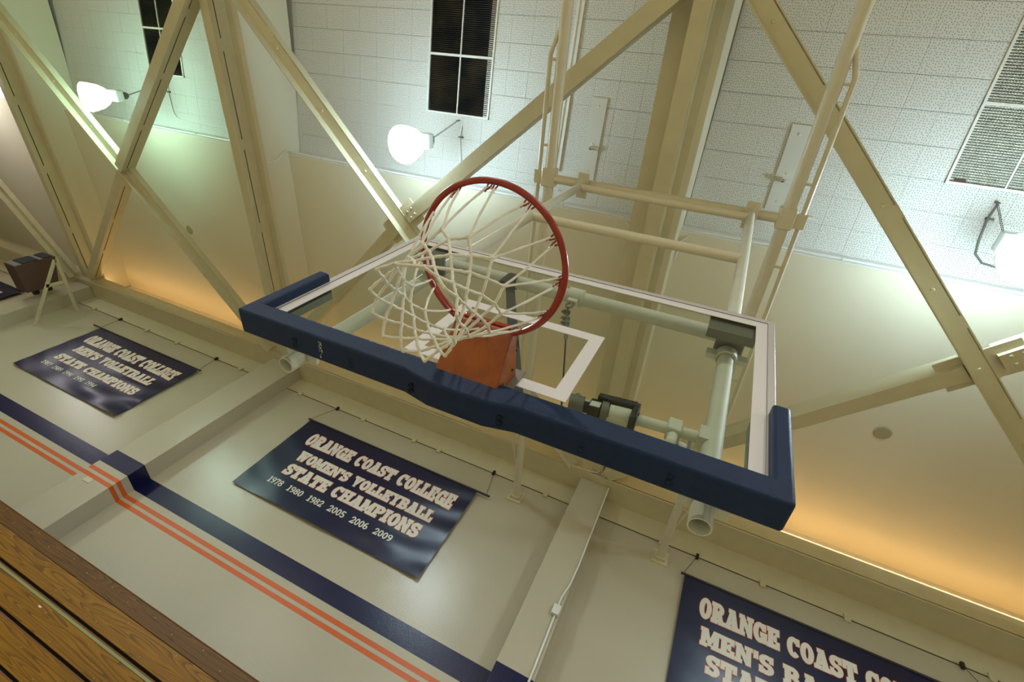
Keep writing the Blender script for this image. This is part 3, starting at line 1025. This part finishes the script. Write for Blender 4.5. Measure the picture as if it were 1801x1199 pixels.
Rr = lambda *a: ('R', a)
Qq = lambda *a: ('Q', a)
Aa = lambda *a: ('A', a)
gl(' ', .42)
gl('O', .82, Aa(.41, .5, .41, .5, .27, .19, 0, 360))
gl('C', .82, Aa(.41, .5, .41, .5, .27, .19, 42, 318), Rr(.60, .64, .78, .97))
gl('G', .88, Aa(.42, .5, .42, .5, .27, .19, 42, 318), Rr(.60, .64, .80, .97), Rr(.48, .34, .88, .52), Rr(.60, .02, .86, .5))
gl('R', .92, Rr(.08, 0, .35, 1), Rr(0, 0, .43, .17), Rr(0, .83, .48, 1), Aa(.46, .72, .36, .28, .26, .17, -90, 90), Rr(.3, .44, .48, .6), Qq(.36, .5, .64, .5, .88, 0, .58, 0), Rr(.56, 0, .92, .16))
gl('A', .94, Qq(.08, .1, .30, .1, .50, 1, .30, 1), Qq(.40, 1, .64, 1, .88, .1, .58, .1), Rr(.24, .26, .68, .42), Rr(0, 0, .40, .17), Rr(.50, 0, .94, .17), Rr(.24, .85, .60, 1))
gl('N', .94, Rr(.07, 0, .28, 1), Rr(.64, 0, .85, 1), Qq(.07, 1, .38, 1, .85, 0, .56, 0), Rr(0, 0, .36, .16), Rr(.55, .84, .94, 1), Rr(0, .84, .25, 1))
gl('E', .80, Rr(.08, 0, .35, 1), Rr(0, 0, .78, .19), Rr(0, .81, .76, 1), Rr(.3, .42, .58, .58), Rr(.60, 0, .79, .34), Rr(.58, .68, .77, 1), Rr(.48, .34, .59, .66))
gl('S', .78, Aa(.39, .71, .37, .29, .25, .18, 15, 270), Aa(.39, .29, .38, .29, .25, .18, -165, 90), Rr(.58, .66, .74, .98), Rr(.02, .02, .19, .34))
gl('T', .86, Rr(.29, 0, .57, 1), Rr(0, .81, .86, 1), Rr(0, .62, .17, 1), Rr(.69, .62, .86, 1), Rr(.18, 0, .68, .17))
gl('L', .76, Rr(.08, 0, .35, 1), Rr(0, .83, .46, 1), Rr(0, 0, .75, .18), Rr(.56, 0, .75, .42))
gl('M', 1.08, Rr(.06, 0, .28, 1), Rr(.78, 0, 1.02, 1), Qq(.06, 1, .38, 1, .62, .12, .44, .12), Qq(.70, 1, 1.02, 1, .62, .12, .44, .12), Rr(0, 0, .38, .16), Rr(.68, 0, 1.08, .16), Rr(0, .84, .3, 1), Rr(.78, .84, 1.08, 1))
gl('W', 1.16, Qq(.06, 1, .34, 1, .46, 0, .26, 0), Qq(.46, 0, .26, 0, .48, .9, .66, .9), Qq(.48, .9, .66, .9, .88, 0, .66, 0), Qq(.66, 0, .88, 0, 1.08, 1, .86, 1), Rr(0, .84, .42, 1), Rr(.76, .84, 1.16, 1), Rr(.44, .84, .70, 1))
gl('V', .92, Qq(.06, 1, .34, 1, .56, 0, .36, 0), Qq(.60, 1, .86, 1, .58, 0, .38, 0), Rr(0, .84, .42, 1), Rr(.53, .84, .92, 1))
gl('Y', .90, Qq(.04, 1, .32, 1, .58, .42, .34, .42), Qq(.60, 1, .86, 1, .58, .42, .34, .42), Rr(.32, 0, .60, .46), Rr(0, .84, .40, 1), Rr(.52, .84, .90, 1), Rr(.22, 0, .70, .16))
gl('B', .86, Rr(.08, 0, .35, 1), Rr(0, 0, .5, .18), Rr(0, .82, .5, 1), Rr(.3, .41, .5, .59), Aa(.47, .73, .32, .27, .23, .17, -90, 90), Aa(.47, .28, .38, .28, .25, .18, -90, 90))
gl('H', .92, Rr(.07, 0, .33, 1), Rr(.59, 0, .85, 1), Rr(.2, .41, .7, .59), Rr(0, 0, .41, .16), Rr(.51, 0, .92, .16), Rr(0, .84, .41, 1), Rr(.51, .84, .92, 1))
gl('P', .84, Rr(.08, 0, .35, 1), Rr(0, 0, .47, .17), Rr(0, .83, .48, 1), Aa(.46, .70, .38, .30, .26, .17, -90, 90), Rr(.3, .40, .48, .57))
gl('I', .50, Rr(.11, 0, .39, 1), Rr(0, 0, .50, .17), Rr(0, .83, .50, 1))
gl('K', .94, Rr(.08, 0, .34, 1), Rr(0, 0, .42, .16), Rr(0, .84, .42, 1), Qq(.30, .36, .30, .62, .56, .95, .86, .95), Qq(.36, .6, .60, .66, .90, .05, .60, .05), Rr(.54, 0, .94, .16), Rr(.52, .84, .92, 1))
gl("'", .26, Rr(.04, .62, .24, 1))
gl('0', .62, Aa(.31, .5, .31, .5, .18, .15, 0, 360))
gl('1', .48, Rr(.17, 0, .36, 1), Rr(.04, 0, .48, .13), Rr(.03, .80, .30, .94))
gl('2', .62, Aa(.30, .70, .30, .30, .18, .15, -25, 185), Qq(.40, .60, .60, .60, .24, .10, .0, .10), Rr(0, 0, .61, .15), Rr(.46, 0, .61, .26))
gl('4', .64, Rr(.36, 0, .54, 1), Rr(0, .20, .64, .34), Qq(0, .26, .17, .26, .52, 1, .34, 1))
gl('5', .62, Rr(.05, .85, .56, 1), Rr(.05, .48, .22, 1), Aa(.29, .31, .31, .31, .18, .15, -160, 125))
gl('6', .62, Aa(.31, .31, .31, .31, .18, .14, 0, 360), Aa(.36, .5, .36, .5, .19, .15, 75, 200))
gl('7', .60, Rr(0, .85, .60, 1), Qq(.38, .9, .60, .9, .36, 0, .16, 0), Rr(0, .70, .14, 1))
gl('8', .62, Aa(.31, .74, .27, .26, .16, .13, 0, 360), Aa(.31, .29, .31, .29, .18, .14, 0, 360))
gl('9', .62, Aa(.31, .69, .31, .31, .18, .14, 0, 360), Aa(.26, .5, .36, .5, .19, .15, -105, 20))


def text_polys(txt, gap=.07):
    out = []
    x = 0
    for ch in txt:
        w_, prims = GL[ch]
        out.append((x, prims))
        x += w_ + gap
    return out, x - gap


def letter_mesh(lines, yf, inflate, dy):
    mb = MB()
    for txt, x0, x1, z0, z1, bow in lines:
        lay, tot = text_polys(txt)
        sx = (x1 - x0) / tot
        sz = z1 - z0
        e = inflate / sz
        ex = inflate / sx

        def put(poly, fs):
            vs = []
            for px, pz in poly:
                X = x0 + px * sx
                t = 2 * (px / tot) - 1
                Zc = z0 + sz / 2 + (pz - .5) * sz * (1 + bow * t * t)
                vs.append((X, yf(X, Zc) - dy, Zc))
            mb.add(vs, fs)
        for ox, prims in lay:
            for k, a in prims:
                if k == 'R':
                    put([(ox + a[0] - ex, a[1] - e), (ox + a[2] + ex, a[1] - e), (ox + a[2] + ex, a[3] + e), (ox + a[0] - ex, a[3] + e)], [(0, 1, 2, 3)])
                elif k == 'Q':
                    p = [(a[i], a[i + 1]) for i in range(0, 8, 2)]
                    cx = sum(q[0] for q in p) / 4
                    cz = sum(q[1] for q in p) / 4
                    p = [(ox + q[0] + (ex * 1.2 if q[0] > cx else -ex * 1.2) * (1 if abs(q[0] - cx) > .02 else .5), q[1] + (e if q[1] > cz else -e)) for q in p]
                    put(p, [(0, 1, 2, 3)])
                else:
                    cx, cz, rx, rz, tx, tz, a0, a1 = a
                    n = max(6, int(abs(a1 - a0) / 15))
                    poly = []
                    for i in range(n + 1):
                        an = math.radians(a0 + (a1 - a0) * i / n)
                        c, s = math.cos(an), math.sin(an)
                        poly.append((ox + cx + (rx + ex) * c, cz + (rz + e) * s))
                        poly.append((ox + cx + max(rx - tx - ex, .01) * c, cz + max(rz - tz - e, .01) * s))
                    put(poly, [(2 * i, 2 * i + 2, 2 * i + 3, 2 * i + 1) for i in range(n)])
    return mb


def banner(x0, x1, zt_, zb, lines, hooks_, label, seed, amp=1.0, years=None):
    rn_ = random.Random(seed)
    ph = [rn_.uniform(0, 6.28) for _ in range(6)]
    ybase = 4.925

    def yf(x, z):
        u = (x - x0) / (x1 - x0)
        v = (zt_ - z) / (zt_ - zb)
        d = .006 * math.sin(9 * u + 3 * v + ph[0]) * v
        d += .012 * amp * v * v * u * math.sin(16 * v - 9 * u + ph[1])
        d += .010 * amp * max(0, u - .45) * math.sin(26 * (v + .45 * u) + ph[2])
        d += .005 * v * math.sin(23 * u + ph[3])
        d += .008 * amp * max(0, .3 - u) * math.sin(22 * (v - u) + ph[4])
        return ybase + d + .02 * v
    r = thing('banner', label, 'banner', ((x0 + x1) / 2, ybase, zt_), 'championship banners')
    mb = MB()
    nx, nz = 70, 40
    vs = []
    for j in range(nz + 1):
        for i in range(nx + 1):
            X = x0 + (x1 - x0) * i / nx
            Zc = zt_ + (zb - zt_) * j / nz
            vs.append((X, yf(X, Zc), Zc))
    fs = [(j * (nx + 1) + i, j * (nx + 1) + i + 1, (j + 1) * (nx + 1) + i + 1, (j + 1) * (nx + 1) + i) for j in range(nz) for i in range(nx)]
    mb.add(vs, fs)
    part(mb, 'cloth', M['banner'], r, smooth=True)
    part(MB().tube([(x0 - .05, ybase, zt_), (x1 + .21, ybase, zt_)] if x0 > -6 else [(x0 - .24, ybase, zt_), (x1 + .05, ybase, zt_)], .017, 10), 'rod', M['blackplastic'], r, smooth=True)
    for hx in hooks_:
        ex = x0 - .02 if abs(hx - x0) < abs(hx - x1) else x1 + (.15 if x0 > -6 else .0)
        part(MB().tube([(ex, ybase, zt_ + .01), (hx, D - .03, ZJ)], .0035, 5), 'cord', M['cord'], r)
        part(MB().box(hx - .018, hx + .018, D - .05, D - .012, ZJ - .045, ZJ + .03), 'wall_hook', M['blackplastic'], r)
    if lines:
        part(letter_mesh(lines, yf, .0125, .004), 'lettering_edge', M['lettero'], r, label='thin orange outline of the white lettering')
        part(letter_mesh(lines, yf, .0065, .006), 'lettering', M['letterw'], r, label='white slab lettering')
    if years:
        part(letter_mesh([years], yf, .001, .006), 'year_lettering', M['letterw'], r, label='small white years in one row')
    return r


banner(-5.04, -1.69, 6.37, 4.78,
       [('ORANGE COAST COLLEGE', -4.72, -1.90, 5.90, 6.12, .22), ("WOMEN'S VOLLEYBALL", -4.58, -2.03, 5.56, 5.74, .05), ('STATE CHAMPIONS', -4.55, -2.07, 5.26, 5.46, .05)],
       (-4.886, -1.652), "navy banner reading WOMEN'S VOLLEYBALL, under the backboard", 5,
       years=('1978  1980  1982  2005  2006  2009', -4.62, -2.33, 5.035, 5.14, 0))
banner(-11.11, -7.98, 6.40, 4.835,
       [('ORANGE COAST COLLEGE', -10.86, -8.14, 5.92, 6.15, .12), ("MEN'S VOLLEYBALL", -10.66, -8.32, 5.62, 5.80, .05), ('STATE CHAMPIONS', -10.70, -8.29, 5.31, 5.47, .05)],
       (-11.212, -8.087), "navy banner reading MEN'S VOLLEYBALL, left of the pilaster", 11, 1.5,
       years=('1987  1989  1990  1991  1994', -10.72, -9.06, 5.10, 5.19, 0))
banner(1.42, 4.72, 6.47, 4.88,
       [('ORANGE COAST COLLEGE', 1.66, 4.48, 5.99, 6.23, .16), ("MEN'S BASKETBALL", 1.71, 4.40, 5.64, 5.85, .05), ('STATE CHAMPIONS', 1.80, 4.35, 5.34, 5.55, .05)],
       (1.546, 4.60), "navy banner reading MEN'S BAS, cut by the bottom right of the photo", 21)
banner(-17.6, -14.30, 6.47, 4.88, [('ORANGE COAST COLLEGE', -17.3, -14.6, 5.97, 6.2, .1)], (-14.45,), 'dark navy banner at the far left edge, only its corner in view', 31)

# ================================================================== BLEACHERS
YB = 3.60
bl = thing('bleacher', 'folded wooden bleacher of long varnished boards in the bottom left corner', 'bleacher', (-8, YB, 0))
XA, XB = -24.0, 1.2
part(MB().box(XA, XB, YB + .035, 4.67, 0.02, 2.74), 'carcass', M['dark'], bl)
part(MB().box(XA, XB, YB + .010, YB + .05, 2.637, 2.778), 'plank', M['wood2'], bl, bevel=.003, label='dark stained top board')
part(MB().box(XA, XB, YB + .006, YB + .05, 2.7785, 2.785), 'cap_strip', M['woodedge'], bl)
part(MB().box(XA, XB, YB, YB + .04, 2.438, 2.633), 'plank', M['wood'], bl, bevel=.003)
z = 2.416
pitch = .230
k = 0
while z > .15:
    zt1 = z
    if k == 0:
        part(MB().box(XA, XB, YB + .014, YB + .045, zt1 - .014, zt1), 'edge_strip', M['woodedge'], bl)
        part(MB().box(XA, XB, YB - .003, YB + .04, zt1 - .035, zt1 - .0145), 'green_edge', M['green'], bl, label='worn grey green strip along a board edge')
        top = zt1 - .0352
    else:
        part(MB().box(XA, XB, YB + .012, YB + .045, zt1 - .014, zt1), 'edge_strip', M['woodedge'], bl)
        top = zt1 - .0142
    part(MB().box(XA, XB, YB, YB + .04, zt1 - .224, top), 'plank', M['wood'], bl, bevel=.003)
    z -= .245
    k += 1
mb = MB()
for zz, step, ph in ((2.70, .61, .1), (2.745, .61, .45), (2.60, .61, .3), (2.475, .61, .05), (2.33, .61, .2), (2.225, .61, .5), (2.10, .61, .35), (1.99, .61, .1)):
    x = -12 + ph
    while x < 1:
        yy = YB + (.009 if zz > 2.64 else -.001)
        mb.lathe([(.0005, -.001), (.0035, -.0008), (.0042, .001)], (x, yy, zz + .012 * math.sin(x * 9)), 7, 'y')
        x += step
o = part(mb, 'screws', M['screw'], bl)
o['kind'] = 'stuff'
part(MB().box(-3.99, -3.955, YB - .002, YB, 2.335, 2.347), 'paper_label', M['label'], bl)

# ================================================================== SMALL WALL FITTINGS
r = thing('wall_conduit', 'thin white conduit with a square junction box down the edge of the central pilaster', 'conduit', (.12, 4.68, 5.0))
part(MB().tube([(.128, 4.675, 7.18), (.125, 4.675, 5.75), (.11, 4.672, 5.45), (.075, 4.67, 5.25), (.070, 4.67, 5.12)], .011, 8), 'upper_tube', M['white'], r, smooth=True)
part(MB().box(.025, .115, 4.63, 4.69, 5.0, 5.12), 'junction_box', M['white'], r, bevel=.006)
part(MB().tube([(.075, 4.672, 5.0), (.078, 4.672, 4.2), (.078, 4.672, 2.6)], .013, 8), 'lower_tube', M['white'], r, smooth=True)
r = thing('ledge_conduit', 'thin cream conduit bending along the ledge above the central pilaster', 'conduit', (-.4, 4.55, 7.3))
part(MB().tube([(-2.2, 4.535, 7.23), (-.6, 4.535, 7.23), (-.22, 4.53, 7.22), (-.10, 4.53, 7.26), (-.06, 4.53, 7.36), (-.06, 4.53, 7.48)], .014, 8), 'tube', M['steel'], r, smooth=True)
part(MB().box(-.03, .05, 4.50, 4.56, 7.24, 7.48), 'end_bracket', M['steel'], r)
r = thing('cover_plate', 'small cream cover plate on the left pilaster under the orange lines', 'plate', (-6.55, 4.685, 3.74))
part(MB().box(-6.60, -6.46, 4.682, 4.69, 3.70, 3.775), 'plate', M['plain'], r)

# loudspeaker on the left
sp = thing('loudspeaker', 'brown wedge shaped loudspeaker with black front slots beside the leftmost beam', 'speaker', (-13.2, 4.2, 6.1))
x0, x1 = -13.40, -12.98
part(MB().hexa([(x0, 3.84, 6.12), (x1, 3.84, 6.12), (x1, 4.47, 6.12), (x0, 4.47, 6.12), (x0, 3.84, 6.88), (x1, 3.84, 6.88), (x1, 4.50, 6.72), (x0, 4.50, 6.72)]), 'cabinet', M['speaker'], sp, bevel=.01)
for za, zb in ((6.27, 6.57), (6.66, 6.83)):
    part(MB().box(x0 + .02, x1 - .02, 3.825, 3.845, za, zb), 'grille', M['speakerface'], sp)
    mb = MB()
    z = za + .02
    while z < zb - .01:
        part(MB().box(x0 + .02, x1 - .02, 3.818, 3.826, z, z + .008), 'slat', M['blackplastic'], sp)
        z += .03
for za, zb in ((6.58, 6.65), (6.14, 6.26)):
    part(MB().box(x0 + .01, x1 - .01, 3.83, 3.845, za, zb), 'front_trim', M['speakertrim'], sp)
part(MB().box(x0 + .15, x0 + .22, 4.45, D - .002, 6.40, 6.47), 'wall_arm', M['steel'], sp)
for za in (6.3, 6.55):
    part(MB().lathe([(.001, 4.60), (.06, 4.59), (.07, 4.48)], ((x0 + x1) / 2 + .1, 0, za), 12, 'y'), 'connector', M['blackplastic'], sp, smooth=True)
br = thing('wall_bracket', 'cream A shaped flat bar bracket standing out from the wall beside the loudspeaker', 'bracket', (-12.4, D, 6.2))
xk = -12.42
for (ya, za), (yb, zb) in (((3.72, 6.63), (4.985, 5.80)), ((3.72, 6.66), (4.985, 6.62)), ((4.22, 6.29), (4.24, 6.60))):
    a, b = Vector((xk, ya, za)), Vector((xk, yb, zb))
    d = (b - a).normalized()
    u = Vector((0, -d.z, d.y))
    part(MB().obox((a + b) / 2, (b - a) / 2, u * .035, Vector((.007, 0, 0))), 'flat_bar', M['steel'], br)
# pipe frame of the side court hoop
r = thing('side_pipe_frame', 'pale pipe stub and rail beyond the leftmost beam at the left edge', 'pipe frame', (-15.5, 2.0, 6.9))
part(MB().tube([(-17.5, 2.35, 7.05), (-14.72, 2.55, 7.05)], .05, 14), 'pipe', M['whitepipe'], r, smooth=True)
part(MB().tube([(-18.5, 1.55, 7.3), (-16.6, 1.60, 7.3), (-16.6, 1.9, 7.3)], .035, 10), 'rail', M['whitepipe'], r, smooth=True)
part(MB().tube([(-17.6, 2.5, 6.9), (-15.9, 3.6, 6.9), (-16.0, 4.0, 6.6), (-16.4, 4.3, 6.5)], .022, 8), 'bent_rod', M['steel'], r, smooth=True)

bpy.context.view_layer.update()
